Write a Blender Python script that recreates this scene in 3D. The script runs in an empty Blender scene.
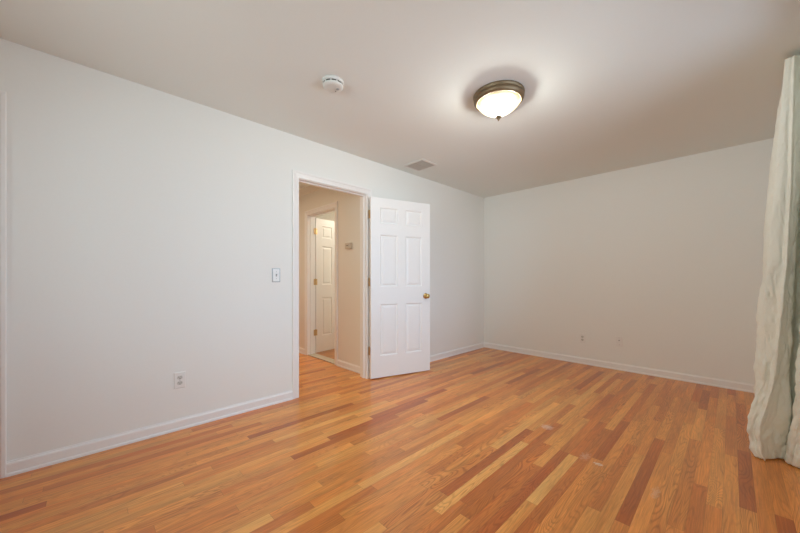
import bpy, bmesh, math, random
from mathutils import Vector, Matrix

sc = bpy.context.scene
COL = sc.collection
PI = math.pi

# ------------------------------------------------------------------ camera
cam_d = bpy.data.cameras.new('camera')
cam = bpy.data.objects.new('camera', cam_d)
COL.objects.link(cam)
cam.location = (2.825, 0.0, 1.097)
cam.rotation_euler = (PI / 2, 0, math.radians(45.9))
cam_d.sensor_width = 36.0
cam_d.lens = 36.0 * 321.7 / 800.0
cam_d.shift_y = 13.5 / 800.0
cam_d.clip_start = 0.02
sc.camera = cam

# ------------------------------------------------------------------ world, exposure
DAY = 8.7
LAMP = 58.0        # watts of each of the two bulbs in the dome light
w = bpy.data.worlds.new('overcast_sky'); sc.world = w
w.use_nodes = True
wn = w.node_tree.nodes; wl = w.node_tree.links
bg = wn['Background']
bg.inputs['Strength'].default_value = DAY
# cool overcast sky on the side of the curtain wall; on the side behind the viewpoint an added bright glow below the horizon to lift the ceiling
SKY_E, GND_E = (0.56, 0.78, 1.08), (0.42, 0.49, 0.60)
SKY_S, GND_S = (0.70, 0.76, 0.70), (0.98, 1.13, 1.18)


def _map(src, lo, hi):
    q = wn.new('ShaderNodeMapRange'); q.interpolation_type = 'SMOOTHSTEP'
    q.inputs['From Min'].default_value = lo; q.inputs['From Max'].default_value = hi
    wl.new(src, q.inputs['Value']); return q.outputs[0]


def _mixc(f, a, c):
    q = wn.new('ShaderNodeMix'); q.data_type = 'RGBA'; q.clamp_result = False
    wl.new(f, q.inputs[0])
    for i, v in ((6, a), (7, c)):
        if isinstance(v, tuple): q.inputs[i].default_value = (*v, 1)
        else: wl.new(v, q.inputs[i])
    return q.outputs[2]


_tc = wn.new('ShaderNodeTexCoord'); _sp = wn.new('ShaderNodeSeparateXYZ'); wl.new(_tc.outputs['Generated'], _sp.inputs[0])
_up = _map(_sp.outputs['Z'], -0.03, 0.03)
_ad = wn.new('ShaderNodeMath'); wl.new(_sp.outputs['X'], _ad.inputs[0]); wl.new(_sp.outputs['Y'], _ad.inputs[1])
_ea = _map(_ad.outputs[0], -0.35, 0.35)
wl.new(_mixc(_ea, _mixc(_up, GND_S, SKY_S), _mixc(_up, GND_E, SKY_E)), bg.inputs['Color'])
sc.view_settings.view_transform = 'Standard'
sc.view_settings.look = 'None'
sc.view_settings.gamma = 1.0
sc.view_settings.exposure = 0.0
sc.view_settings.use_curve_mapping = False
sc.cycles.max_bounces = 14
sc.cycles.diffuse_bounces = 9
sc.cycles.transparent_max_bounces = 12
sc.cycles.sample_clamp_indirect = 6.0
sc.cycles.caustics_reflective = False
sc.cycles.caustics_refractive = False

# room measures
W, YF, YB, H = 3.20, 4.655, -1.70, 2.44
T = 0.115
WIN = (1.00, 2.78, 0.74, 2.32)       # window in the right wall: y0, y1, z0, z1
WIN_ADDED = (0.90, 2.60, 0.80, 2.14)      # unseen window added in the back wall for more light: x0, x1, z0, z1


def area(name, loc, rot, sx, sy, power=0, color=(1, 1, 1), portal=False, spread=PI, shape='RECTANGLE'):
    d = bpy.data.lights.new(name, 'AREA'); d.shape = shape
    d.size = sx
    if shape in ('RECTANGLE', 'ELLIPSE'):
        d.size_y = sy
    d.energy = power; d.color = color
    if portal:
        d.cycles.is_portal = True
    o = bpy.data.objects.new(name, d); COL.objects.link(o)
    o.location = loc; o.rotation_euler = rot
    return o


# portals only guide the sky light through the two windows
area('window_portal', (W + 0.10, (WIN[0] + WIN[1]) / 2, (WIN[2] + WIN[3]) / 2), (0, PI / 2, 0), WIN[3] - WIN[2], WIN[1] - WIN[0], 1, portal=True)
area('window_portal', ((WIN_ADDED[0] + WIN_ADDED[1]) / 2, YB - 0.10, (WIN_ADDED[2] + WIN_ADDED[3]) / 2), (PI / 2, 0, 0), WIN_ADDED[1] - WIN_ADDED[0], WIN_ADDED[3] - WIN_ADDED[2], 1, portal=True)
# ceiling lamp of the hall; unseen point light added to brighten the small room
area('hall_lamp_light', (-1.20, 1.02, 2.37), (0, 0, 0), 0.22, 0.22, 12, (1.0, 0.86, 0.66), shape='DISK')
_pl = bpy.data.lights.new('side_room_fill_light', 'POINT'); _pl.energy = 26; _pl.color = (1.0, 0.90, 0.74); _pl.shadow_soft_size = 0.12
_po = bpy.data.objects.new('side_room_fill_light', _pl); COL.objects.link(_po); _po.location = (-0.80, 3.60, 2.22)


# ------------------------------------------------------------------ materials
def newmat(name):
    m = bpy.data.materials.new(name); m.use_nodes = True
    return m, m.node_tree.nodes, m.node_tree.links, m.node_tree.nodes['Principled BSDF']


def simple(name, col, rough=0.5, metal=0.0, spec=0.5, noise=0.0, bump=0.0, scale=30):
    m, n, l, b = newmat(name)
    b.inputs['Base Color'].default_value = (*col, 1)
    b.inputs['Roughness'].default_value = rough
    b.inputs['Metallic'].default_value = metal
    b.inputs['Specular IOR Level'].default_value = spec
    if noise or bump:
        tc = n.new('ShaderNodeTexCoord')
        no = n.new('ShaderNodeTexNoise'); no.inputs['Scale'].default_value = scale
        no.inputs['Detail'].default_value = 5
        l.new(tc.outputs['Object'], no.inputs['Vector'])
        if noise:
            mx = n.new('ShaderNodeMix'); mx.data_type = 'RGBA'
            mx.inputs[6].default_value = (*[c * (1 - noise) for c in col], 1)
            mx.inputs[7].default_value = (*[min(1, c * (1 + noise)) for c in col], 1)
            l.new(no.outputs['Fac'], mx.inputs[0]); l.new(mx.outputs[2], b.inputs['Base Color'])
        if bump:
            bp = n.new('ShaderNodeBump'); bp.inputs['Strength'].default_value = bump
            bp.inputs['Distance'].default_value = 0.002
            l.new(no.outputs['Fac'], bp.inputs['Height']); l.new(bp.outputs['Normal'], b.inputs['Normal'])
    return m


M = {}
M['wall'] = simple('wall_paint', (0.815, 0.825, 0.80), 0.65, spec=0.3, noise=0.012, bump=0.05, scale=60)
M['hall_wall'] = simple('hall_wall_paint', (0.78, 0.755, 0.69), 0.65, spec=0.3, noise=0.012, bump=0.05, scale=60)
M['ceiling'] = simple('ceiling_paint', (0.80, 0.84, 0.82), 0.85, spec=0.2, noise=0.012, bump=0.08, scale=80)
M['trim'] = simple('trim_paint', (0.84, 0.835, 0.82), 0.35, spec=0.5, noise=0.01, scale=20)
M['door'] = simple('door_paint', (0.84, 0.84, 0.83), 0.38, spec=0.5, noise=0.01, scale=15)
M['brass'] = simple('aged_brass', (0.62, 0.42, 0.16), 0.28, 1.0, noise=0.15, scale=60)
M['hinge'] = simple('hinge_brass', (0.60, 0.42, 0.22), 0.38, 0.85, noise=0.15, scale=80)
M['bronze'] = simple('brushed_bronze', (0.21, 0.15, 0.085), 0.42, 0.6, noise=0.15, scale=40)
M['plastic'] = simple('white_plastic', (0.80, 0.79, 0.76), 0.35, noise=0.01)
M['plate'] = simple('plate_plastic', (0.80, 0.80, 0.78), 0.30, noise=0.01)
M['detector'] = simple('detector_plastic', (0.70, 0.71, 0.68), 0.45, noise=0.02)
M['dark'] = simple('dark_slot', (0.05, 0.045, 0.04), 0.6, noise=0.1)
M['grey'] = simple('grey_plastic', (0.36, 0.36, 0.35), 0.5, noise=0.05)
M['nickel'] = simple('brushed_nickel', (0.42, 0.43, 0.42), 0.35, 0.8, noise=0.08)
M['vent'] = simple('vent_enamel', (0.52, 0.49, 0.45), 0.5, noise=0.03)
M['vent_rim'] = simple('vent_rim_enamel', (0.68, 0.67, 0.64), 0.45, noise=0.02)
M['beige'] = simple('thermostat_plastic', (0.60, 0.53, 0.43), 0.5, noise=0.03)
M['ivory'] = simple('receptacle_plastic', (0.60, 0.60, 0.56), 0.4, noise=0.02)
M['threshold'] = simple('threshold_stone', (0.52, 0.44, 0.34), 0.35, noise=0.08, scale=25)
M['rod'] = simple('white_rod_enamel', (0.72, 0.71, 0.69), 0.35, noise=0.02)


def glass_mat():
    m = bpy.data.materials.new('window_glass'); m.use_nodes = True
    n, l = m.node_tree.nodes, m.node_tree.links
    n.remove(n['Principled BSDF'])
    tr = n.new('ShaderNodeBsdfTransparent'); tr.inputs[0].default_value = (0.97, 0.985, 0.98, 1)
    gl = n.new('ShaderNodeBsdfGlossy'); gl.inputs['Roughness'].default_value = 0.02
    fr = n.new('ShaderNodeFresnel'); fr.inputs[0].default_value = 1.45
    mx = n.new('ShaderNodeMixShader')
    l.new(fr.outputs[0], mx.inputs[0]); l.new(tr.outputs[0], mx.inputs[1]); l.new(gl.outputs[0], mx.inputs[2])
    l.new(mx.outputs[0], n['Material Output'].inputs['Surface'])
    return m


M['glass'] = glass_mat()


def lamp_glass():
    """frosted glass: a glowing skin that still lets part of the bulbs' light straight through"""
    m = bpy.data.materials.new('frosted_lamp_glass'); m.use_nodes = True
    n, l = m.node_tree.nodes, m.node_tree.links
    n.remove(n['Principled BSDF'])
    tc = n.new('ShaderNodeTexCoord'); sp = n.new('ShaderNodeSeparateXYZ')
    l.new(tc.outputs['Object'], sp.inputs[0])
    mr = n.new('ShaderNodeMapRange')
    mr.inputs['From Min'].default_value = -0.055; mr.inputs['From Max'].default_value = -0.14
    l.new(sp.outputs['Z'], mr.inputs['Value'])
    rp = n.new('ShaderNodeValToRGB')
    rp.color_ramp.elements[0].color = (1.0, 0.80, 0.42, 1)
    rp.color_ramp.elements[1].color = (1.0, 0.90, 0.66, 1)
    st = n.new('ShaderNodeMapRange'); st.inputs['To Min'].default_value = 0.72; st.inputs['To Max'].default_value = 4.5
    l.new(mr.outputs[0], rp.inputs[0]); l.new(mr.outputs[0], st.inputs['Value'])
    em = n.new('ShaderNodeEmission'); l.new(rp.outputs[0], em.inputs['Color']); l.new(st.outputs[0], em.inputs['Strength'])
    tr = n.new('ShaderNodeBsdfTransparent')
    mx = n.new('ShaderNodeMixShader'); mx.inputs[0].default_value = 0.22
    l.new(em.outputs[0], mx.inputs[1]); l.new(tr.outputs[0], mx.inputs[2])
    l.new(mx.outputs[0], n['Material Output'].inputs['Surface'])
    return m


M['lamp_glass'] = lamp_glass()


def fabric():
    m = bpy.data.materials.new('cream_curtain_cotton'); m.use_nodes = True
    n, l = m.node_tree.nodes, m.node_tree.links
    b = n['Principled BSDF']
    b.inputs['Base Color'].default_value = (0.91, 0.92, 0.85, 1)
    b.inputs['Roughness'].default_value = 0.8
    b.inputs['Specular IOR Level'].default_value = 0.25
    b.inputs['Sheen Weight'].default_value = 0.15
    tl = n.new('ShaderNodeBsdfTranslucent'); tl.inputs[0].default_value = (0.86, 0.88, 0.70, 1)
    mx = n.new('ShaderNodeMixShader'); mx.inputs[0].default_value = 0.17
    l.new(b.outputs[0], mx.inputs[1]); l.new(tl.outputs[0], mx.inputs[2])
    l.new(mx.outputs[0], n['Material Output'].inputs['Surface'])
    tc = n.new('ShaderNodeTexCoord')
    mp = n.new('ShaderNodeMapping'); mp.inputs['Rotation'].default_value = (0.5, 0.6, 0.3)
    mp.inputs['Scale'].default_value = (13, 13, 5)
    l.new(tc.outputs['Object'], mp.inputs[0])
    no = n.new('ShaderNodeTexNoise'); no.inputs['Scale'].default_value = 1.0; no.inputs['Detail'].default_value = 4
    no.inputs['Distortion'].default_value = 0.9
    l.new(mp.outputs[0], no.inputs['Vector'])
    fine = n.new('ShaderNodeTexNoise'); fine.inputs['Scale'].default_value = 55; fine.inputs['Detail'].default_value = 3
    l.new(tc.outputs['Object'], fine.inputs['Vector'])
    # crease lines where the smooth noise crosses its middle value
    a1 = n.new('ShaderNodeMath'); a1.operation = 'SUBTRACT'; a1.inputs[1].default_value = 0.5
    a2 = n.new('ShaderNodeMath'); a2.operation = 'ABSOLUTE'
    a3 = n.new('ShaderNodeMath'); a3.operation = 'MULTIPLY_ADD'; a3.inputs[1].default_value = 2.2
    l.new(no.outputs['Fac'], a1.inputs[0]); l.new(a1.outputs[0], a2.inputs[0]); l.new(a2.outputs[0], a3.inputs[0])
    a4 = n.new('ShaderNodeMath'); a4.operation = 'MULTIPLY'; a4.inputs[1].default_value = 0.25
    l.new(fine.outputs['Fac'], a4.inputs[0]); l.new(a4.outputs[0], a3.inputs[2])
    bp = n.new('ShaderNodeBump'); bp.inputs['Strength'].default_value = 0.8; bp.inputs['Distance'].default_value = 0.012
    l.new(a3.outputs[0], bp.inputs['Height'])
    l.new(bp.outputs[0], b.inputs['Normal']); l.new(bp.outputs[0], tl.inputs['Normal'])
    return m


M['fabric'] = fabric()


def oak_floor(name='oak_strip_flooring', bw=0.057, dull=1.0):
    """strip oak boards running along Y, each with its own tone and grain"""
    m, n, l, b = newmat(name)

    def math_(op, a=None, c=None, d=None):
        q = n.new('ShaderNodeMath'); q.operation = op
        for i, v in enumerate((a, c, d)):
            if v is None: continue
            if isinstance(v, (int, float)): q.inputs[i].default_value = v
            else: l.new(v, q.inputs[i])
        return q.outputs[0]

    tc = n.new('ShaderNodeTexCoord'); sp = n.new('ShaderNodeSeparateXYZ')
    l.new(tc.outputs['Object'], sp.inputs[0])
    X, Y = sp.outputs['X'], sp.outputs['Y']
    xs = math_('DIVIDE', X, bw)
    row = math_('FLOOR', xs)
    fx = math_('FRACT', xs)
    # one-dimensional cells along the row give boards of irregular length
    wv = math_('ADD', math_('DIVIDE', Y, 0.95), math_('MULTIPLY', row, 37.37))
    v1 = n.new('ShaderNodeTexVoronoi'); v1.voronoi_dimensions = '1D'; v1.feature = 'F1'
    v1.inputs['Scale'].default_value = 1.0; v1.inputs['Randomness'].default_value = 0.9
    l.new(wv, v1.inputs['W'])
    v2 = n.new('ShaderNodeTexVoronoi'); v2.voronoi_dimensions = '1D'; v2.feature = 'DISTANCE_TO_EDGE'
    v2.inputs['Scale'].default_value = 1.0; v2.inputs['Randomness'].default_value = 0.9
    l.new(wv, v2.inputs['W'])
    sc1 = n.new('ShaderNodeSeparateColor'); l.new(v1.outputs['Color'], sc1.inputs[0])
    # second random per board
    wn2 = n.new('ShaderNodeTexWhiteNoise'); wn2.noise_dimensions = '1D'
    l.new(math_('MULTIPLY', sc1.outputs[0], 913.7), wn2.inputs['W'])
    rnd, rnd2 = sc1.outputs[0], wn2.outputs['Value']
    ramp = n.new('ShaderNodeValToRGB'); cr = ramp.color_ramp
    cols = [(0.0, (0.47, 0.120, 0.023)), (0.10, (0.62, 0.188, 0.035)), (0.34, (0.71, 0.252, 0.052)),
            (0.74, (0.78, 0.312, 0.070)), (0.95, (0.82, 0.365, 0.090)), (1.0, (0.86, 0.45, 0.13))]
    cr.elements[0].position = 0; cr.elements[1].position = 1
    cr.elements[0].color = (*cols[0][1], 1); cr.elements[1].color = (*cols[-1][1], 1)
    for p, c in cols[1:-1]:
        e = cr.elements.new(p); e.color = (*c, 1)
    l.new(rnd, ramp.inputs[0])
    # grain coordinates, shifted for every board
    gx = math_('ADD', X, math_('MULTIPLY', rnd2, 50.0))
    gy = math_('ADD', Y, math_('MULTIPLY', rnd, 80.0))
    cb = n.new('ShaderNodeCombineXYZ'); l.new(gx, cb.inputs[0]); l.new(gy, cb.inputs[1]); l.new(math_('MULTIPLY', rnd2, 9.0), cb.inputs[2])

    def noise(scale, detail=2, dist=0.0, rough=0.5):
        mp = n.new('ShaderNodeMapping'); mp.inputs['Scale'].default_value = scale
        l.new(cb.outputs[0], mp.inputs[0])
        q = n.new('ShaderNodeTexNoise'); q.inputs['Scale'].default_value = 1.0
        q.inputs['Detail'].default_value = detail; q.inputs['Distortion'].default_value = dist
        q.inputs['Roughness'].default_value = rough
        l.new(mp.outputs[0], q.inputs['Vector'])
        return q.outputs['Fac']

    # cathedral figure: contour lines of a smooth stretched noise
    big = noise((13, 1.5, 1), 1.2, 0.5)
    freq = math_('MULTIPLY_ADD', rnd2, 16.0, 9.0)
    cont = math_('PINGPONG', math_('MULTIPLY', big, freq), 0.5)
    c2 = n.new('ShaderNodeMapRange'); c2.inputs['From Min'].default_value = 0.0; c2.inputs['From Max'].default_value = 0.30
    c2.inputs['To Min'].default_value = 1.0; c2.inputs['To Max'].default_value = 0.0; c2.interpolation_type = 'SMOOTHSTEP'
    l.new(cont, c2.inputs['Value'])
    # only some boards show a strong figure
    amt = n.new('ShaderNodeMapRange'); amt.inputs['From Min'].default_value = 0.25; amt.inputs['From Max'].default_value = 0.9
    amt.inputs['To Min'].default_value = 0.20; amt.inputs['To Max'].default_value = 0.68
    l.new(rnd2, amt.inputs['Value'])
    patch = noise((7, 1.1, 1), 2, 0.4)
    pmr = n.new('ShaderNodeMapRange'); pmr.inputs['From Min'].default_value = 0.38; pmr.inputs['From Max'].default_value = 0.62
    pmr.inputs['To Min'].default_value = 0.25; pmr.inputs['To Max'].default_value = 1.0
    l.new(patch, pmr.inputs['Value'])
    fig = math_('MULTIPLY', math_('MULTIPLY', c2.outputs[0], amt.outputs[0]), pmr.outputs[0])
    pores = noise((190, 6, 1), 3, 0.0, 0.7)
    blot = noise((9, 1.3, 1), 3, 0.3)
    mx = n.new('ShaderNodeMix'); mx.data_type = 'RGBA'; mx.blend_type = 'MULTIPLY'
    mx.inputs[7].default_value = (0.55, 0.40, 0.28, 1)
    l.new(fig, mx.inputs[0]); l.new(ramp.outputs[0], mx.inputs[6])
    pm = n.new('ShaderNodeMapRange'); pm.inputs['From Min'].default_value = 0.3; pm.inputs['From Max'].default_value = 0.75
    pm.inputs['To Min'].default_value = 1.20; pm.inputs['To Max'].default_value = 0.78
    l.new(pores, pm.inputs['Value'])
    bm_ = n.new('ShaderNodeMapRange'); bm_.inputs['From Min'].default_value = 0.25; bm_.inputs['From Max'].default_value = 0.75
    bm_.inputs['To Min'].default_value = 0.78; bm_.inputs['To Max'].default_value = 1.18
    l.new(blot, bm_.inputs['Value'])
    val = math_('MULTIPLY', pm.outputs[0], bm_.outputs[0])
    # seams
    ex = math_('MULTIPLY', math_('PINGPONG', fx, 0.5), bw)
    seamx = n.new('ShaderNodeMapRange'); seamx.inputs['From Max'].default_value = 0.0011
    seamx.inputs['To Min'].default_value = 0.66; seamx.inputs['To Max'].default_value = 1.0
    l.new(ex, seamx.inputs['Value'])
    seamy = n.new('ShaderNodeMapRange'); seamy.inputs['From Max'].default_value = 0.0016
    seamy.inputs['To Min'].default_value = 0.62; seamy.inputs['To Max'].default_value = 1.0
    l.new(v2.outputs['Distance'], seamy.inputs['Value'])
    seam = math_('MULTIPLY', seamx.outputs[0], seamy.outputs[0])
    # small knots
    mpk = n.new('ShaderNodeMapping'); mpk.inputs['Scale'].default_value = (6, 2.6, 1); l.new(cb.outputs[0], mpk.inputs[0])
    kn = n.new('ShaderNodeTexVoronoi'); kn.inputs['Scale'].default_value = 1.0; l.new(mpk.outputs[0], kn.inputs['Vector'])
    km = n.new('ShaderNodeMapRange'); km.inputs['From Min'].default_value = 0.02; km.inputs['From Max'].default_value = 0.09
    km.inputs['To Min'].default_value = 0.62; km.inputs['To Max'].default_value = 1.0
    l.new(kn.outputs['Distance'], km.inputs['Value'])
    tot = math_('MULTIPLY', math_('MULTIPLY', math_('MULTIPLY', val, seam), km.outputs[0]), dull)
    # reddish heartwood clouds along the boards
    red = noise((11, 0.8, 1), 2, 0.6)
    rm = n.new('ShaderNodeMapRange'); rm.inputs['From Min'].default_value = 0.50; rm.inputs['From Max'].default_value = 0.72
    rm.inputs['To Max'].default_value = 0.65
    l.new(red, rm.inputs['Value'])
    mr2 = n.new('ShaderNodeMix'); mr2.data_type = 'RGBA'; mr2.blend_type = 'MULTIPLY'; mr2.inputs[7].default_value = (0.88, 0.66, 0.50, 1)
    l.new(rm.outputs[0], mr2.inputs[0]); l.new(mx.outputs[2], mr2.inputs[6])
    vm = n.new('ShaderNodeVectorMath'); vm.operation = 'SCALE'
    l.new(mr2.outputs[2], vm.inputs[0]); l.new(tot, vm.inputs['Scale'])
    col = vm.outputs[0]
    # two worn, whitish scuffs
    for (sx, sy, rx, ry, mxv) in ((2.27, 2.183, 0.028, 0.016, 0.6), (1.865, 2.46, 0.05, 0.05, 0.35), (2.19, 2.22, 0.03, 0.06, 0.18), (2.55, 2.10, 0.02, 0.07, 0.2)):
        dx = math_('DIVIDE', math_('SUBTRACT', X, sx), rx); dy = math_('DIVIDE', math_('SUBTRACT', Y, sy), ry)
        d2 = math_('ADD', math_('MULTIPLY', dx, dx), math_('MULTIPLY', dy, dy))
        nz = n.new('ShaderNodeTexNoise'); nz.inputs['Scale'].default_value = 70; nz.inputs['Detail'].default_value = 4
        l.new(tc.outputs['Object'], nz.inputs['Vector'])
        d3 = math_('ADD', d2, math_('MULTIPLY_ADD', nz.outputs['Fac'], 4.0, -2.0))
        mk = n.new('ShaderNodeMapRange'); mk.inputs['From Min'].default_value = 0.2; mk.inputs['From Max'].default_value = 0.9
        mk.inputs['To Min'].default_value = mxv; mk.inputs['To Max'].default_value = 0.0
        l.new(d3, mk.inputs['Value'])
        q = n.new('ShaderNodeMix'); q.data_type = 'RGBA'; q.inputs[7].default_value = (0.85, 0.78, 0.72, 1)
        l.new(mk.outputs[0], q.inputs[0]); l.new(col, q.inputs[6]); col = q.outputs[2]
    l.new(col, b.inputs['Base Color'])
    rg = n.new('ShaderNodeMapRange'); rg.inputs['To Min'].default_value = 0.26; rg.inputs['To Max'].default_value = 0.38
    l.new(blot, rg.inputs['Value']); l.new(rg.outputs[0], b.inputs['Roughness'])
    b.inputs['Specular IOR Level'].default_value = 0.5
    b.inputs['Coat Weight'].default_value = 0.25
    b.inputs['Coat Roughness'].default_value = 0.10
    hh = math_('ADD', math_('MULTIPLY', seam, 1.0), math_('MULTIPLY', pores, 0.12))
    bp = n.new('ShaderNodeBump'); bp.inputs['Strength'].default_value = 0.25; bp.inputs['Distance'].default_value = 0.0015
    l.new(hh, bp.inputs['Height']); l.new(bp.outputs[0], b.inputs['Normal'])
    return m


M['floor'] = oak_floor()
M['floor2'] = oak_floor('side_room_oak_flooring', 0.083, 0.62)


# ------------------------------------------------------------------ mesh helpers
def link(name, bm, mat, parent=None, smooth=False, recalc=True):
    if recalc:
        bmesh.ops.recalc_face_normals(bm, faces=bm.faces)
    me = bpy.data.meshes.new(name); bm.to_mesh(me); bm.free()
    if smooth:
        for p in me.polygons: p.use_smooth = True
    mats = mat if isinstance(mat, (list, tuple)) else [mat]
    for q in mats: me.materials.append(M[q])
    o = bpy.data.objects.new(name, me); COL.objects.link(o)
    if parent is not None: o.parent = parent
    return o


def tag(o, label=None, cat=None, group=None, kind=None):
    if label: o['label'] = label
    if cat: o['category'] = cat
    if group: o['group'] = group
    if kind: o['kind'] = kind
    return o


def empty(name, loc=(0, 0, 0), rz=0.0):
    o = bpy.data.objects.new(name, None); COL.objects.link(o)
    o.location = loc; o.rotation_euler = (0, 0, rz); o.empty_display_size = 0.05
    return o


def bx(bm, x0, x1, y0, y1, z0, z1, mi=0):
    vs = [bm.verts.new((x, y, z)) for x in (x0, x1) for y in (y0, y1) for z in (z0, z1)]
    for f in ((0, 1, 3, 2), (4, 6, 7, 5), (0, 4, 5, 1), (2, 3, 7, 6), (0, 2, 6, 4), (1, 5, 7, 3)):
        fc = bm.faces.new([vs[i] for i in f]); fc.material_index = mi


def lathe(bm, prof, seg=40, center=(0, 0, 0), axis='Z', mi=0):
    """revolve (r, h) points about an axis"""
    def P(r, h, a):
        c, s = r * math.cos(a), r * math.sin(a)
        v = {'Z': (c, s, h), 'X': (h, c, s), 'Y': (c, h, s)}[axis]
        return tuple(v[i] + center[i] for i in range(3))
    rings = []
    for r, h in prof:
        if r < 1e-6:
            rings.append([bm.verts.new(P(0, h, 0))])
        else:
            rings.append([bm.verts.new(P(r, h, 2 * PI * k / seg)) for k in range(seg)])
    for A, B in zip(rings, rings[1:]):
        for k in range(seg):
            k2 = (k + 1) % seg
            if len(A) == 1 and len(B) == 1: continue
            if len(A) == 1: f = bm.faces.new((A[0], B[k2], B[k]))
            elif len(B) == 1: f = bm.faces.new((A[k], A[k2], B[0]))
            else: f = bm.faces.new((A[k], A[k2], B[k2], B[k]))
            f.material_index = mi
            f.smooth = True


def bevel(o, wd=0.002, seg=2):
    md = o.modifiers.new('edge', 'BEVEL'); md.width = wd; md.segments = seg
    md.limit_method = 'ANGLE'; md.angle_limit = math.radians(40)
    return o


# ------------------------------------------------------------------ shell
def struct(name, bm, mat, label, cat, **k):
    return tag(link(name, bm, mat, **k), label, cat, kind='structure')


XL = -2.60          # far side of the hall and of the side room
bm = bmesh.new(); bx(bm, XL - T, W + T, YB - T, 2.36, -0.1, 0); bx(bm, -T / 2, W + T, 2.36, YF + T, -0.1, 0)
struct('floor', bm, 'floor', 'glossy orange oak strip floor of the empty bedroom and hall', 'floor')
bm = bmesh.new(); bx(bm, XL - T, -T / 2, 2.36, YF + T, -0.1, 0)
struct('floor_side_room', bm, 'floor2', 'brownish wood floor seen beyond the hall doorway', 'floor')
bm = bmesh.new(); bx(bm, XL - T, W + T, YB - T, YF + T, H, H + 0.1)
struct('ceiling', bm, 'ceiling', 'flat off-white painted ceiling with a dome light', 'ceiling')


def wall_x(bm, x0, x1, y0, y1, holes, z1=H):
    """wall slab across x0..x1 running in y; holes = (y0, y1, z0, z1) sorted"""
    y = y0
    for (a, c, z0, zt) in holes:
        bx(bm, x0, x1, y, a, 0, z1)
        if z0 > 0: bx(bm, x0, x1, a, c, 0, z0)
        bx(bm, x0, x1, a, c, zt, z1)
        y = c
    bx(bm, x0, x1, y, y1, 0, z1)


def wall_y(bm, y0, y1, x0, x1, holes, z1=H):
    x = x0
    for (a, c, z0, zt) in holes:
        bx(bm, x, a, y0, y1, 0, z1)
        if z0 > 0: bx(bm, a, c, y0, y1, 0, z0)
        bx(bm, a, c, y0, y1, zt, z1)
        x = c
    bx(bm, x, x1, y0, y1, 0, z1)


D1 = (1.419, 2.219, 2.045)        # bedroom doorway: y0, y1, height
D2 = (-1.16, -0.397, 2.075)       # closed door at the left edge
D3 = (-1.479, -0.760, 2.035)      # doorway in the hall side wall: x0, x1, height
HY = 2.30

bm = bmesh.new(); wall_x(bm, -T, 0, YB, YF, [(D2[0] - 0.018, D2[1] + 0.018, 0, D2[2] + 0.018), (D1[0] - 0.018, D1[1] + 0.018, 0, D1[2] + 0.018)])
struct('wall_left', bm, 'wall', 'long white bedroom wall with the open doorway', 'wall')
bm = bmesh.new(); bx(bm, XL - T, W + T, YF, YF + T, 0, H)
struct('wall_far', bm, 'wall', 'bare white wall at the far end of the bedroom', 'wall')
bm = bmesh.new(); wall_x(bm, W, W + T, YB, YF, [WIN])
struct('wall_right', bm, 'wall', 'white window wall behind the cream curtain', 'wall')
bm = bmesh.new(); wall_y(bm, YB - T, YB, XL - T, W + T, [WIN_ADDED])
struct('wall_back', bm, 'wall', 'white bedroom wall behind the viewpoint', 'wall')
bm = bmesh.new(); wall_y(bm, HY, HY + T, XL, -T, [(D3[0] - 0.018, D3[1] + 0.018, 0, D3[2] + 0.018)])
struct('wall_hall_side', bm, 'hall_wall', 'beige hall wall with thermostat seen through the doorway', 'wall')
bm = bmesh.new(); bx(bm, XL - T, XL, YB, YF, 0, H)
struct('wall_hall_end', bm, 'hall_wall', 'beige end wall of the hall', 'wall')
bm = bmesh.new(); bx(bm, XL, -T, 0.25, 0.25 + T, 0, H)
struct('wall_hall_near', bm, 'hall_wall', 'beige near wall of the hall', 'wall')

# ------------------------------------------------------------------ door frames
CAS = [(0.0, 0.0), (0.0, 0.009), (0.004, 0.012), (0.010, 0.0125), (0.016, 0.010), (0.040, 0.013), (0.047, 0.018), (0.060, 0.018), (0.064, 0.015), (0.064, 0.0)]


def casing(bm, a0, a1, h, put):
    """mitred moulding round three sides of an opening; put(a, z, t) gives the point"""
    cols = []
    for d, t in CAS:
        cols.append([bm.verts.new(put(a, z, t)) for a, z in ((a0 - d, 0), (a0 - d, h + d), (a1 + d, h + d), (a1 + d, 0))])
    n = len(cols)
    for i in range(n - 1):
        for k in range(3):
            bm.faces.new((cols[i][k], cols[i][k + 1], cols[i + 1][k + 1], cols[i + 1][k]))
    for k in (0, 3):
        bm.faces.new([c[k] for c in cols])


def frame_in_left(name, D, label, stop_x):
    bm = bmesh.new()
    y0, y1, h = D; r = 0.005
    casing(bm, y0 - r, y1 + r, h + r, lambda a, z, t: (t, a, z))
    casing(bm, y0 - r, y1 + r, h + r, lambda a, z, t: (-T - t, a, z))
    bx(bm, -T, 0, y0 - 0.018, y0, 0, h); bx(bm, -T, 0, y1, y1 + 0.018, 0, h)
    bx(bm, -T, 0, y0 - 0.018, y1 + 0.018, h, h + 0.018)
    s0, s1 = stop_x
    bx(bm, s0, s1, y0, y0 + 0.011, 0, h - 0.011); bx(bm, s0, s1, y1 - 0.011, y1, 0, h - 0.011); bx(bm, s0, s1, y0, y1, h - 0.011, h)
    return struct(name, bm, 'trim', label, 'door frame')


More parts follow.
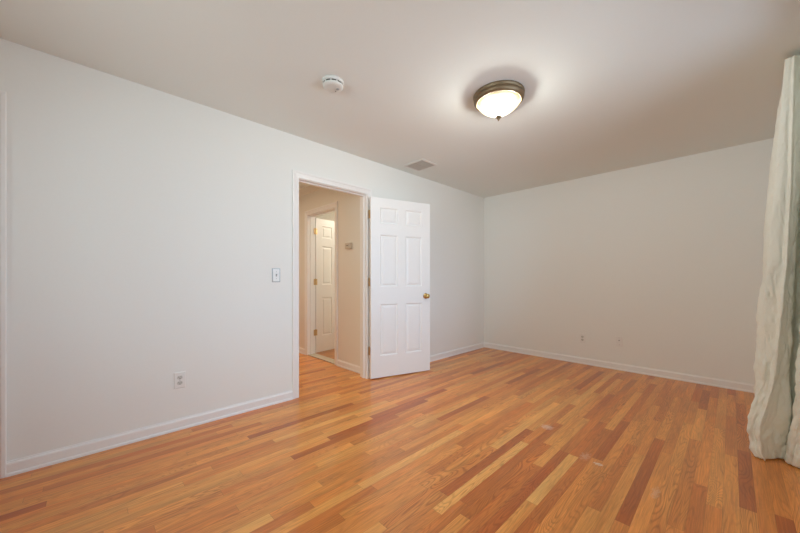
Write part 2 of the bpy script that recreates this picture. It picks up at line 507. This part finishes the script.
frame_in_left('trim_1', D1, 'white moulded casing around the open bedroom doorway', (-0.072, -0.038))
frame_in_left('trim_2', D2, 'white door casing at the left edge of the photo', (-0.072, -0.038))
bm = bmesh.new()
x0, x1, h = D3; r = 0.005
casing(bm, x0 - r, x1 + r, h + r, lambda a, z, t: (a, HY - t, z))
casing(bm, x0 - r, x1 + r, h + r, lambda a, z, t: (a, HY + T + t, z))
bx(bm, x0 - 0.018, x0, HY, HY + T, 0, h); bx(bm, x1, x1 + 0.018, HY, HY + T, 0, h); bx(bm, x0 - 0.018, x1 + 0.018, HY, HY + T, h, h + 0.018)
bx(bm, x0, x0 + 0.011, HY + 0.04, HY + 0.075, 0, h - 0.011); bx(bm, x1 - 0.011, x1, HY + 0.04, HY + 0.075, 0, h - 0.011); bx(bm, x0, x1, HY + 0.04, HY + 0.075, h - 0.011, h)
struct('trim_3', bm, 'trim', 'white casing of the inner doorway off the hall', 'door frame')
bm = bmesh.new(); bx(bm, D3[0], D3[1], HY - 0.005, HY + T + 0.005, 0.0005, 0.012)
o = struct('trim_4', bm, 'threshold', 'pale stone threshold in the inner doorway', 'threshold'); bevel(o, 0.004)
# small crown strip where hall wall meets ceiling
bm = bmesh.new()
ys = [HY, HY - 0.012, HY - 0.018, HY - 0.030, HY - 0.036, HY]
zs = [H - 0.085, H - 0.085, H - 0.060, H - 0.020, H, H]
rows = [[bm.verts.new((x, y, z)) for y, z in zip(ys, zs)] for x in (XL, -T)]
for k in range(len(ys)):
    k2 = (k + 1) % len(ys); bm.faces.new((rows[0][k], rows[0][k2], rows[1][k2], rows[1][k]))
bm.faces.new(rows[0]); bm.faces.new(rows[1])
struct('trim_5', bm, 'hall_wall', 'narrow crown strip along the top of the hall wall', 'moulding')

# ------------------------------------------------------------------ baseboards
BASE = [(0.020, 0.0), (0.020, 0.010), (0.017, 0.016), (0.0125, 0.018), (0.0125, 0.064), (0.010, 0.071), (0.005, 0.074), (0.004, 0.081), (0.0, 0.081), (0.0, 0.0)]


def board(bm, a0, a1, put):
    A = [bm.verts.new(put(a0, t, z)) for t, z in BASE]; B = [bm.verts.new(put(a1, t, z)) for t, z in BASE]
    n = len(BASE)
    for k in range(n):
        k2 = (k + 1) % n; bm.faces.new((A[k], A[k2], B[k2], B[k]))
    bm.faces.new(A); bm.faces.new(B)


c = 0.069
bm = bmesh.new()
for a0, a1 in ((YB, D2[0] - c), (D2[1] + c, D1[0] - c), (D1[1] + c, YF)):
    board(bm, a0, a1, lambda a, t, z: (t, a, z))
struct('baseboard_left', bm, 'trim', 'white baseboard along the long left wall', 'baseboard')
bm = bmesh.new(); board(bm, 0.0, W, lambda a, t, z: (a, YF - t, z))
struct('baseboard_far', bm, 'trim', 'white baseboard along the far wall', 'baseboard')
bm = bmesh.new(); board(bm, YB, YF, lambda a, t, z: (W - t, a, z))
struct('baseboard_right', bm, 'trim', 'white baseboard under the window wall', 'baseboard')
bm = bmesh.new(); board(bm, 0, W, lambda a, t, z: (a, YB + t, z))
struct('baseboard_back', bm, 'trim', 'white baseboard behind the viewpoint', 'baseboard')
bm = bmesh.new()
for a0, a1 in ((XL, D3[0] - c), (D3[1] + c, -T - 0.018)):
    board(bm, a0, a1, lambda a, t, z: (a, HY - t, z))
struct('baseboard_hall', bm, 'trim', 'white baseboard of the hall beside the inner doorway', 'baseboard')


# ------------------------------------------------------------------ six panel doors
def door_slab(bm, wd, ht, th=0.035):
    """slab in local x (0..wd), y (-th..0), z; moulded panels on both faces"""
    st, mu = 0.112, 0.100
    pw = (wd - 2 * st - mu) / 2
    xs = [(st, st + pw), (st + pw + mu, wd - st)]
    k = ht / 2.0
    zs = [(0.240 * k, 0.815 * k), (1.010 * k, 1.590 * k), (1.715 * k, 1.895 * k)]
    # framework of stiles and rails
    gx = [0, xs[0][0], xs[0][1], xs[1][0], xs[1][1], wd]
    gz = [0, zs[0][0], zs[0][1], zs[1][0], zs[1][1], zs[2][0], zs[2][1], ht]
    for side in (0, 1):
        y0 = 0.0 if side == 0 else -th
        s = -1 if side == 0 else 1
        for i in range(5):
            for j in range(7):
                hole = i in (1, 3) and j in (1, 3, 5)
                a, b_, c_, d = gx[i], gx[i + 1], gz[j], gz[j + 1]
                if not hole:
                    bm.faces.new([bm.verts.new(p) for p in ((a, y0, c_), (b_, y0, c_), (b_, y0, d), (a, y0, d))])
                else:
                    rings = []
                    for ins, dp in ((0, 0), (0.004, 0.003), (0.010, 0.0085), (0.016, 0.0095), (0.022, 0.0085), (0.038, 0.0035), (0.042, 0.0030)):
                        y = y0 + s * dp
                        rings.append([bm.verts.new(p) for p in ((a + ins, y, c_ + ins), (b_ - ins, y, c_ + ins), (b_ - ins, y, d - ins), (a + ins, y, d - ins))])
                    for A, B in zip(rings, rings[1:]):
                        for q in range(4):
                            q2 = (q + 1) % 4; bm.faces.new((A[q], A[q2], B[q2], B[q]))
                    bm.faces.new(rings[-1])
    for i in range(5):
        for z in (0, ht):
            bm.faces.new([bm.verts.new(p) for p in ((gx[i], 0, z), (gx[i + 1], 0, z), (gx[i + 1], -th, z), (gx[i], -th, z))])
    for j in range(7):
        for x in (0, wd):
            bm.faces.new([bm.verts.new(p) for p in ((x, 0, gz[j]), (x, 0, gz[j + 1]), (x, -th, gz[j + 1]), (x, -th, gz[j]))])
    bmesh.ops.remove_doubles(bm, verts=bm.verts, dist=1e-5)


def knob(parent, x, z, th=0.035):
    for s, y0 in ((1, 0.0), (-1, -th)):
        bm = bmesh.new()
        prof = [(0.0, 0.0), (0.032, 0.0), (0.033, 0.003), (0.030, 0.007), (0.016, 0.010), (0.011, 0.014), (0.010, 0.026),
                (0.014, 0.031), (0.023, 0.036), (0.0275, 0.045), (0.0275, 0.052), (0.023, 0.060), (0.014, 0.0645), (0.0, 0.0655)]
        lathe(bm, [(r, y0 + s * h_) for r, h_ in prof], 28, (x, 0, z), 'Y')
        tag(link('door_knob', bm, 'brass', parent, True), 'round brass door knob')


def hinge(parent, x, y, z, leaf_dirs):
    """knuckle at (x, y) with leaves"""
    bm = bmesh.new()
    for k in range(5):
        lathe(bm, [(0.0, z - 0.044 + k * 0.0178), (0.0062, z - 0.044 + k * 0.0178), (0.0062, z - 0.0272 + k * 0.0178), (0.0, z - 0.0272 + k * 0.0178)], 14, (x, y, 0))
    lathe(bm, [(0.0, z + 0.045), (0.007, z + 0.046), (0.005, z + 0.051), (0.0, z + 0.052)], 14, (x, y, 0))
    for (dx, dy) in leaf_dirs:
        L = 0.030; nx, ny = -dy * 0.0012, dx * 0.0012
        pts = [(x + nx, y + ny), (x + dx * L + nx, y + dy * L + ny), (x + dx * L - nx, y + dy * L - ny), (x - nx, y - ny)]
        lo = [bm.verts.new((p[0], p[1], z - 0.044)) for p in pts]; hi = [bm.verts.new((p[0], p[1], z + 0.044)) for p in pts]
        bm.faces.new(lo); bm.faces.new(hi)
        for k in range(4):
            k2 = (k + 1) % 4; bm.faces.new((lo[k], lo[k2], hi[k2], hi[k]))
    return tag(link('hinge', bm, 'hinge', parent), 'brass butt hinge')


def local_dir(o_rz, d):
    c_, s_ = math.cos(-o_rz), math.sin(-o_rz)
    return (d[0] * c_ - d[1] * s_, d[0] * s_ + d[1] * c_)


# door 1: the bedroom door swung right back against the wall.
# local x runs from the hinge to the free edge, local +y' (face y=0) looks at the wall; the slab is drawn mirrored below
ang = math.radians(90 - 16.7)
d1 = empty('door_1', (0.0705, 2.2235, 0.012), ang)      # near bottom corner of the visible face
bm = bmesh.new(); door_slab(bm, 0.767, 2.000)
for v in bm.verts: v.co.y = v.co.y + 0.035              # visible face is y = 0, back face y = 0.035
link('leaf', bm, 'door', d1)
dk = empty('tmp'); bpy.data.objects.remove(dk)
for s, y0 in ((-1, 0.0), (1, 0.035)):
    bm = bmesh.new()
    prof = [(0.0, 0.0), (0.032, 0.0), (0.033, 0.003), (0.030, 0.007), (0.016, 0.010), (0.011, 0.014), (0.010, 0.026),
            (0.014, 0.031), (0.023, 0.036), (0.0275, 0.045), (0.0275, 0.052), (0.023, 0.060), (0.014, 0.0645), (0.0, 0.0655)]
    lathe(bm, [(r_, y0 + s * h_) for r_, h_ in prof], 28, (0.767 - 0.062, 0, 0.895), 'Y')
    tag(link('door_knob', bm, 'brass', d1, True), 'round aged brass door knob')
bm = bmesh.new(); bx(bm, 0.7665, 0.7685, 0.005, 0.030, 0.865, 0.925)
link('latch_plate', bm, 'brass', d1)
# knuckles stand between the jamb edge and the door edge
for z in (0.30, 1.06, 1.81):
    hinge(d1, -0.0045, 0.038, z, [(0, -1), local_dir(ang, (-0.9, 0.35))])
tag(d1, 'open white six-panel door with brass knob leaning back by the wall', 'door', kind='structure')

# door 2: closed, at the left edge
d2 = empty('door_2', (-0.002, D2[0] + 0.003, 0.012), PI / 2)
bm = bmesh.new(); door_slab(bm, D2[1] - D2[0] - 0.006, D2[2] - 0.016)
for v in bm.verts: v.co.y = v.co.y + 0.035
link('leaf', bm, 'door', d2)
bm = bmesh.new()
lathe(bm, [(r_, -h_) for r_, h_ in prof], 28, (0.062, 0, 0.90), 'Y')
link('door_knob', bm, 'brass', d2, True)
tag(d2, 'closed white panel door beyond the left edge', 'door', kind='structure')

# door 3: ajar door of the small room, hinged on the left of the hall doorway
a3 = math.radians(98.0)
d3 = empty('door_3', (D3[0] + 0.006, HY + T + 0.014, 0.018), a3)
bm = bmesh.new(); door_slab(bm, 0.71, 2.000)
for v in bm.verts: v.co.y = v.co.y + 0.035
link('leaf', bm, 'door', d3)
for s, y0 in ((-1, 0.0), (1, 0.035)):
    bm = bmesh.new()
    lathe(bm, [(r_, y0 + s * h_) for r_, h_ in prof], 28, (0.71 - 0.062, 0, 0.895), 'Y')
    link('door_knob', bm, 'brass', d3, True)
for z in (0.30, 1.05, 1.80):
    hinge(d3, -0.009, -0.002, z, [local_dir(a3, (0.0, -1.0)), (1, 0.02)])
tag(d3, 'inner six-panel door standing ajar beyond the hall', 'door', kind='structure')
# strike plate on the left jamb of the bedroom doorway
bm = bmesh.new(); bx(bm, -0.034, -0.006, D1[0] - 0.001, D1[0] + 0.0015, 0.88, 0.94)
tag(link('strike_plate', bm, 'hinge'), 'small brass strike plate on the left doorway jamb', 'strike plate')


# ------------------------------------------------------------------ windows
def window(name, put, a0, a1, z0, z1, label):
    """put(a, d, z): a along the wall, d from room face outwards"""
    root = empty(name)

    def pb(bm, a, b_, d0, d1, c_, d):
        p0, p1 = put(a, d0, c_), put(b_, d1, d)
        bx(bm, min(p0[0], p1[0]), max(p0[0], p1[0]), min(p0[1], p1[1]), max(p0[1], p1[1]), min(p0[2], p1[2]), max(p0[2], p1[2]))
    bm = bmesh.new()
    f = 0.035
    pb(bm, a0, a0 + f, 0.0, T, z0, z1); pb(bm, a1 - f, a1, 0.0, T, z0, z1)
    pb(bm, a0, a1, 0.0, T, z0, z0 + f); pb(bm, a0, a1, 0.0, T, z1 - f, z1)
    mid = (a0 + a1) / 2
    pb(bm, mid - 0.03, mid + 0.03, 0.02, T, z0, z1)
    cw = 0.060
    pb(bm, a0 - cw, a0, -0.014, 0, z0 - cw, z1 + cw); pb(bm, a1, a1 + cw, -0.014, 0, z0 - cw, z1 + cw)
    pb(bm, a0, a1, -0.014, 0, z1, z1 + cw); pb(bm, a0, a1, -0.012, 0, z0 - cw, z0)
    bevel(link('window_frame', bm, 'trim', root), 0.003)
    bm = bmesh.new(); pb(bm, a0 - 0.02, a1 + 0.02, -0.045, 0.01, z0 - 0.018, z0 + 0.006)
    bevel(link('window_sill', bm, 'trim', root), 0.004)
    zm = (z0 + z1) / 2
    for (b0, b1) in ((a0 + f, mid - 0.03), (mid + 0.03, a1 - f)):
        for (c0, c1, dd) in ((z0 + f, zm + 0.02, 0.045), (zm - 0.02, z1 - f, 0.078)):
            bm = bmesh.new(); s = 0.038
            pb(bm, b0, b0 + s, dd, dd + 0.03, c0, c1); pb(bm, b1 - s, b1, dd, dd + 0.03, c0, c1)
            pb(bm, b0 + s, b1 - s, dd, dd + 0.03, c0, c0 + s); pb(bm, b0 + s, b1 - s, dd, dd + 0.03, c1 - s, c1)
            sash = link('sash', bm, 'trim', root)
            bm = bmesh.new(); pb(bm, b0 + s, b1 - s, dd + 0.013, dd + 0.017, c0 + s, c1 - s)
            link('pane', bm, 'glass', sash)
    return tag(root, label, 'window', kind='structure')


window('window_1', lambda a, d, z: (W + d, a, z), *WIN, 'wide white double-hung window in the curtain wall')
window('added_window', lambda a, d, z: (a, YB - d, z), *WIN_ADDED, 'unseen double-hung window added behind the viewpoint for light')

# ------------------------------------------------------------------ ceiling light
lt = empty('ceiling_light', (1.646, 2.138, H))
bm = bmesh.new()
lathe(bm, [(0.0, -0.0), (0.176, 0.0), (0.179, -0.004), (0.178, -0.012), (0.173, -0.017), (0.172, -0.026), (0.176, -0.031),
           (0.175, -0.040), (0.169, -0.050), (0.162, -0.058), (0.156, -0.060), (0.150, -0.056), (0.150, -0.03), (0.0, -0.03)], 64)
tag(link('canopy', bm, 'bronze', lt, True), 'stepped dark bronze rim')
bm = bmesh.new(); lathe(bm, [(0.0, -0.034), (0.148, -0.034), (0.148, -0.038), (0.0, -0.038)], 48)
link('dimming_disc', bm, 'dark', lt)  # dark disc added inside so the glass rim does not wash out
bm = bmesh.new()
pr = [(0.1515, -0.050)]
for i in range(1, 17):
    t_ = i / 16
    pr.append((0.1515 * (1 - t_ ** 1.75) ** 0.92 if i < 16 else 0.0, -0.050 - 0.112 * t_ ** 1.0))
lathe(bm, pr, 64)
tag(link('glass_shade', bm, 'lamp_glass', lt, True), 'glowing frosted glass dome')
bm = bmesh.new()
lathe(bm, [(0.0, -0.154), (0.020, -0.156), (0.0225, -0.160), (0.020, -0.165), (0.013, -0.170), (0.0085, -0.177), (0.004, -0.187), (0.0, -0.192)], 24)
tag(link('finial', bm, 'bronze', lt, True), 'small pointed bronze finial')
for k_ in (-1, 1):
    bd = bpy.data.lights.new('bulb_light', 'POINT'); bd.energy = LAMP; bd.color = (1.0, 1.0, 0.93); bd.shadow_soft_size = 0.04
    bo = bpy.data.objects.new('bulb_light', bd); COL.objects.link(bo); bo.parent = lt; bo.location = (0.055 * k_, 0.03 * k_, -0.080)
tag(lt, 'lit dome ceiling light with bronze rim and frosted glass', 'ceiling light')

# ------------------------------------------------------------------ smoke detector
sd = empty('smoke_detector', (0.944, 1.19, H), math.radians(40))
bm = bmesh.new(); lathe(bm, [(0.0, 0.0), (0.072, 0.0), (0.073, -0.004), (0.072, -0.013), (0.069, -0.016), (0.0, -0.016)], 48)
link('mounting_base', bm, 'detector', sd)
bm = bmesh.new()
lathe(bm, [(0.0, -0.016), (0.062, -0.016), (0.064, -0.019), (0.064, -0.026), (0.068, -0.028), (0.066, -0.036), (0.058, -0.042), (0.040, -0.045), (0.0, -0.046)], 48)
link('cover', bm, 'detector', sd, True)
bm = bmesh.new()
for k in range(10):
    a = 2 * PI * k / 10 + 0.1
    b2 = bmesh.new(); bx(b2, 0.0625, 0.0652, -0.014, 0.014, -0.0255, -0.0195)
    me = bpy.data.meshes.new('t'); b2.transform(Matrix.Rotation(a, 4, 'Z')); b2.to_mesh(me); bm.from_mesh(me); b2.free(); bpy.data.meshes.remove(me)
link('vent_slots', bm, 'dark', sd)
bm = bmesh.new(); lathe(bm, [(0.0, -0.0445), (0.011, -0.0455), (0.010, -0.0485), (0.0, -0.049)], 20, (0.030, 0.012, 0))
tag(link('test_button', bm, 'grey', sd), 'grey test button')
bm = bmesh.new(); lathe(bm, [(0.0, -0.044), (0.004, -0.0455), (0.003, -0.0470), (0.0, -0.0474)], 12, (0.008, 0.034, 0))
tag(link('indicator_light', bm, 'dark', sd), 'tiny dark indicator')
tag(sd, 'round white smoke detector on the ceiling', 'smoke detector')

# ------------------------------------------------------------------ ceiling vent
vt = empty('ceiling_vent', (0.295, 2.782, H))
hx, hy = 0.145, 0.128
bm = bmesh.new()
rings = []
for ins, z in ((0, 0), (0, -0.003), (0.006, -0.009), (0.020, -0.010), (0.022, -0.003), (0.022, 0)):
    rings.append([bm.verts.new((sx * (hx - ins), sy * (hy - ins), z)) for sx, sy in ((-1, -1), (1, -1), (1, 1), (-1, 1))])
for A, B in zip(rings, rings[1:]):
    for q in range(4):
        q2 = (q + 1) % 4; bm.faces.new((A[q], A[q2], B[q2], B[q]))
link('vent_frame', bm, 'vent_rim', vt)
bm = bmesh.new(); bx(bm, -hx + 0.02, hx - 0.02, -hy + 0.02, hy - 0.02, -0.0015, -0.0005)
link('backing', bm, 'grey', vt)
bm = bmesh.new()
for k in range(11):
    y = -hy + 0.028 + k * (2 * hy - 0.056) / 10
    pts = [(y - 0.008, -0.0025), (y + 0.006, -0.0095), (y + 0.0075, -0.0088), (y - 0.0065, -0.0018)]
    A = [bm.verts.new((-hx + 0.021, p[0], p[1])) for p in pts]; B = [bm.verts.new((hx - 0.021, p[0], p[1])) for p in pts]
    for q in range(4):
        q2 = (q + 1) % 4; bm.faces.new((A[q], A[q2], B[q2], B[q]))
    bm.faces.new(A); bm.faces.new(B)
bx(bm, -0.004, 0.004, -hy + 0.021, hy - 0.021, -0.0102, -0.0085)
link('louvres', bm, 'vent', vt)
tag(vt, 'square louvred air vent in the ceiling above the open door', 'air vent')


# ------------------------------------------------------------------ plates on walls (local: x across, y out of the wall = -y, z up)
def plate(bm, wd, ht, t=0.006):
    rings = []
    for ins, d in ((0, 0), (0, -t * 0.5), (0.004, -t)):
        rings.append([bm.verts.new((sx * (wd / 2 - ins), d, sz * (ht / 2 - ins))) for sx, sz in ((-1, -1), (1, -1), (1, 1), (-1, 1))])
    for A, B in zip(rings, rings[1:]):
        for q in range(4):
            q2 = (q + 1) % 4; bm.faces.new((A[q], A[q2], B[q2], B[q]))
    bm.faces.new(rings[0]); bm.faces.new(rings[-1])


def screw(bm, z, y=-0.006):
    lathe(bm, [(0.0, y - 0.0012), (0.0028, y - 0.0010), (0.0032, y)], 12, (0, 0, z), 'Y') if False else \
        lathe(bm, [(0.0032, y), (0.0028, y - 0.0010), (0.0, y - 0.0012)], 12, (0, 0, z), 'Y')


def outlet(loc, rz, label, wd=0.072, ht=0.118):
    r_ = empty('wall_outlet', loc, rz)
    bm = bmesh.new(); plate(bm, wd, ht); link('cover_plate', bm, 'plate', r_)
    for z in (0.0195, -0.0195):
        bm = bmesh.new()
        ring0, ring1 = [], []
        for k in range(24):
            a = 2 * PI * k / 24
            px, pz = 0.0172 * math.cos(a), max(-0.0135, min(0.0135, 0.0172 * math.sin(a)))
            ring0.append(bm.verts.new((px, -0.005, z + pz))); ring1.append(bm.verts.new((px * 0.96, -0.0085, z + pz * 0.96)))
        for k in range(24):
            k2 = (k + 1) % 24; bm.faces.new((ring0[k], ring0[k2], ring1[k2], ring1[k]))
        bm.faces.new(ring1)
        rc = link('receptacle', bm, 'ivory', r_)
        bm = bmesh.new()
        bx(bm, -0.0078, -0.0052, -0.0092, -0.0082, z - 0.002, z + 0.0075); bx(bm, 0.0052, 0.0078, -0.0092, -0.0082, z - 0.001, z + 0.0065)
        bx(bm, -0.0028, 0.0028, -0.0092, -0.0082, z - 0.0105, z - 0.0055)
        link('slots', bm, 'dark', rc)
    bm = bmesh.new(); screw(bm, 0.0); link('screw', bm, 'grey', r_)
    return tag(r_, label, 'outlet')


outlet((0.0, 0.483, 0.362), PI / 2, 'white duplex outlet low on the long left wall')
outlet((1.462, YF, 0.335), 0.0, 'white duplex outlet on far wall, left of cable plate')
cx = empty('cable_plate', (1.868, YF, 0.348))
bm = bmesh.new(); plate(bm, 0.072, 0.118); link('cover_plate', bm, 'plate', cx)
bm = bmesh.new(); lathe(bm, [(0.0, -0.016), (0.003, -0.016), (0.0048, -0.014), (0.0048, -0.008), (0.0075, -0.008), (0.0075, -0.005)], 16, (0, 0, 0.012), 'Y')
tag(link('coax_jack', bm, 'grey', cx), 'dark threaded jack')
for z in (0.042, -0.042):
    bm = bmesh.new(); screw(bm, z); link('screw', bm, 'grey', cx)
tag(cx, 'white cable jack plate on far wall, nearer the curtain', 'wall plate')

sw = empty('light_switch', (0.0, 1.2005, 1.140), PI / 2)
bm = bmesh.new(); plate(bm, 0.074, 0.124, 0.004); tag(link('back_plate', bm, 'nickel', sw), 'grey metal plate edge')
bm = bmesh.new()
for ins, d in ((0, 0),): pass
bx(bm, -0.0285, 0.0285, -0.0075, -0.0035, -0.0535, 0.0535); bevel(link('face_plate', bm, 'plate', sw), 0.0015)
bm = bmesh.new(); bx(bm, -0.0055, 0.0055, -0.0082, -0.007, -0.012, 0.012); link('toggle_slot', bm, 'grey', sw)
bm = bmesh.new()
vs = [bm.verts.new(p) for p in ((-0.0042, -0.007, -0.004), (0.0042, -0.007, -0.004), (0.0042, -0.007, 0.008), (-0.0042, -0.007, 0.008),
                                (-0.0034, -0.0195, 0.006), (0.0034, -0.0195, 0.006), (0.0034, -0.0185, 0.0115), (-0.0034, -0.0185, 0.0115))]
for f in ((0, 1, 2, 3), (4, 5, 6, 7), (0, 1, 5, 4), (1, 2, 6, 5), (2, 3, 7, 6), (3, 0, 4, 7)): bm.faces.new([vs[i] for i in f])
link('toggle', bm, 'grey', sw)
for z in (0.030, -0.030):
    bm = bmesh.new(); screw(bm, z, -0.0075); link('screw', bm, 'grey', sw)
tag(sw, 'white toggle light switch with grey edge beside the doorway', 'light switch')

# ------------------------------------------------------------------ thermostat on the hall wall
th_ = empty('thermostat', (-0.435, HY, 1.515))
bm = bmesh.new(); bx(bm, -0.060, 0.060, -0.008, 0, -0.040, 0.040); bevel(link('back_plate', bm, 'hall_wall', th_), 0.002)
bm = bmesh.new(); bx(bm, -0.055, 0.055, -0.034, -0.008, -0.036, 0.036); bevel(link('housing', bm, 'beige', th_), 0.005, 3)
bm = bmesh.new(); bx(bm, -0.016, 0.006, -0.0352, -0.033, -0.004, 0.008); tag(link('display', bm, 'dark', th_), 'small dark display')
bm = bmesh.new(); bx(bm, 0.030, 0.036, -0.038, -0.033, -0.012, 0.012); link('slider', bm, 'grey', th_)
tag(th_, 'small beige thermostat on the hall wall through the doorway', 'thermostat')

# ------------------------------------------------------------------ curtain
def interp(tab, z):
    """smooth interpolation of rows (z, values...) sorted by z"""
    if z <= tab[0][0]: return tab[0][1]
    for (z0, a), (z1, b_) in zip(tab, tab[1:]):
        if z <= z1:
            t = (z - z0) / (z1 - z0)
            return a + (b_ - a) * t
    return tab[-1][1]


XF = [(0.0, 2.930), (0.04, 2.908), (0.15, 2.895), (0.24, 2.902), (0.45, 2.948), (0.60, 2.958), (0.95, 2.962), (1.20, 2.972), (1.42, 2.984), (1.62, 2.997), (2.0, 3.020), (2.25, 3.034), (2.41, 3.044)]   # front fold tip
XB = [(0.0, 2.955), (0.25, 2.932), (0.60, 2.935), (0.83, 2.944), (1.10, 2.968), (1.42, 2.972), (1.75, 2.994), (1.95, 3.008), (2.2, 3.032), (2.41, 3.060)]                                                 # back fold tip
XR = [(0.0, 3.052), (0.18, 3.060), (0.45, 3.066), (0.75, 3.076), (1.1, 3.086), (1.6, 3.106), (2.0, 3.120), (2.41, 3.125)]                                                                             # valley between the panels
X2 = [(0.0, 3.040), (0.30, 3.075), (0.62, 3.090), (0.90, 3.100), (1.30, 3.118), (1.8, 3.12), (2.41, 3.115)]                                                                                           # tip of the second fold


def catmull(P, per):
    out = []
    n = len(P)
    for i in range(n - 1):
        p0, p1, p2, p3 = P[max(i - 1, 0)], P[i], P[i + 1], P[min(i + 2, n - 1)]
        for k in range(per):
            t = k / per
            out.append(tuple(0.5 * ((2 * p1[j]) + (-p0[j] + p2[j]) * t + (2 * p0[j] - 5 * p1[j] + 4 * p2[j] - p3[j]) * t * t + (-p0[j] + 3 * p1[j] - 3 * p2[j] + p3[j]) * t ** 3) for j in range(2)))
    out.append(P[-1])
    return out


from mathutils import noise as mnoise


def curtain_panel(bm, plan, z_lo, z_hi, nz=300, per=12, amp=0.004, seed=0.0):
    rows = []
    for j in range(nz + 1):
        t = j / nz
        zz = z_hi + (z_lo - z_hi) * t
        pts = catmull(plan(zz), per)
        row = []
        for i, (x, y) in enumerate(pts):
            a = pts[max(i - 1, 0)]; b_ = pts[min(i + 1, len(pts) - 1)]
            dx, dy = b_[0] - a[0], b_[1] - a[1]; L = math.hypot(dx, dy) or 1
            nx, ny = -dy / L, dx / L
            u = i / len(pts) * 1.2
            # slanting creases, stronger low down where the cloth crumples
            g = amp * (0.20 + 1.0 * max(0, 1 - zz / 1.7)) * min(1, (2.45 - zz) / 0.25)
            cval = mnoise.noise(Vector((u * 6 + zz * 4.0 + seed, zz * 2.2 - u * 5, seed)))
            c2 = mnoise.noise(Vector((u * 15 - zz * 9 + seed, zz * 12 + u * 12, seed + 4)))
            c3 = mnoise.noise(Vector((u * 30 + zz * 16 + seed, zz * 22 - u * 22, seed + 8)))
            d = g * (2.4 * (0.7 - 2.4 * abs(cval)) + 1.2 * (0.7 - 2.4 * abs(c2)) + 0.25 * (0.7 - 2.4 * abs(c3)))
            row.append(bm.verts.new((min(x + nx * d, W - 0.012), y + ny * d, zz)))
        rows.append(row)
    for A, B in zip(rows, rows[1:]):
        for i in range(len(A) - 1):
            f = bm.faces.new((A[i], A[i + 1], B[i + 1], B[i])); f.smooth = True
    # rolled hem at the bottom
    return rows


def plan_front(z):
    xf, xb, xr = interp(XF, z), interp(XB, z), interp(XR, z)
    s = math.sin(z * 3.1) * 0.006
    low = max(0.0, 1 - z / 0.55)
    y0 = 2.97 + 0.0 * low
    f = interp(RIDGE, z); d = xr - xf
    rg = 0.045 * (0.4 + 0.6 * min(1.0, (2.4 - z) / 1.2))
    return [(3.165, 3.300), (3.110, 3.300), (xb + 0.010, 3.215), (xb, 3.165), (xb + 0.018, 3.120), (xb + 0.045, 3.085), (max(xf, xb) + 0.030, 3.050),
            (xf + 0.008, 3.010), (xf, y0), (xf + 0.45 * f * d, y0 - 0.014 + s), (xf + (f - 0.10) * d, y0 - 0.45 * rg), (xf + f * d, y0 - rg),
            (xf + (f + 0.10) * d, y0 - 0.35 * rg), (xf + (0.45 + 0.55 * f) * d, y0 + s + 0.030 * low), (xr - 0.004, y0 + 0.020 + 0.05 * low), (xr + 0.012, y0 + 0.075), (3.150, 3.070)]


RIDGE = [(0.0, 0.30), (0.2, 0.28), (0.5, 0.40), (0.8, 0.52), (1.2, 0.64), (1.6, 0.60), (2.0, 0.50), (2.41, 0.42)]


def plan_second(z):
    x2 = interp(X2, z)
    low = max(0.0, 1 - z / 0.5)
    y = 2.90 + 0.10 * low
    return [(3.172, 3.040), (x2 + 0.030, y + 0.085), (x2 + 0.004, y + 0.055), (x2, y + 0.020), (x2 + 0.012, y - 0.015), (x2 + 0.040, y - 0.030), (3.165, y - 0.045)]


cu = empty('curtain', (0, 0, 0))
bm = bmesh.new(); curtain_panel(bm, plan_front, 0.006, 2.405, amp=0.0042, seed=1.7)
o = link('front_fold', bm, 'fabric', cu, True, recalc=False)
md = o.modifiers.new('cloth', 'SOLIDIFY'); md.thickness = 0.0014; md.offset = 0
bm = bmesh.new(); curtain_panel(bm, plan_second, 0.006, 2.405, amp=0.0042, seed=9.3)
o = link('gathered_fold', bm, 'fabric', cu, True, recalc=False)
md = o.modifiers.new('cloth', 'SOLIDIFY'); md.thickness = 0.0014; md.offset = 0
tag(cu, 'long cream crumpled curtain pooling on the floor at the right', 'curtain')
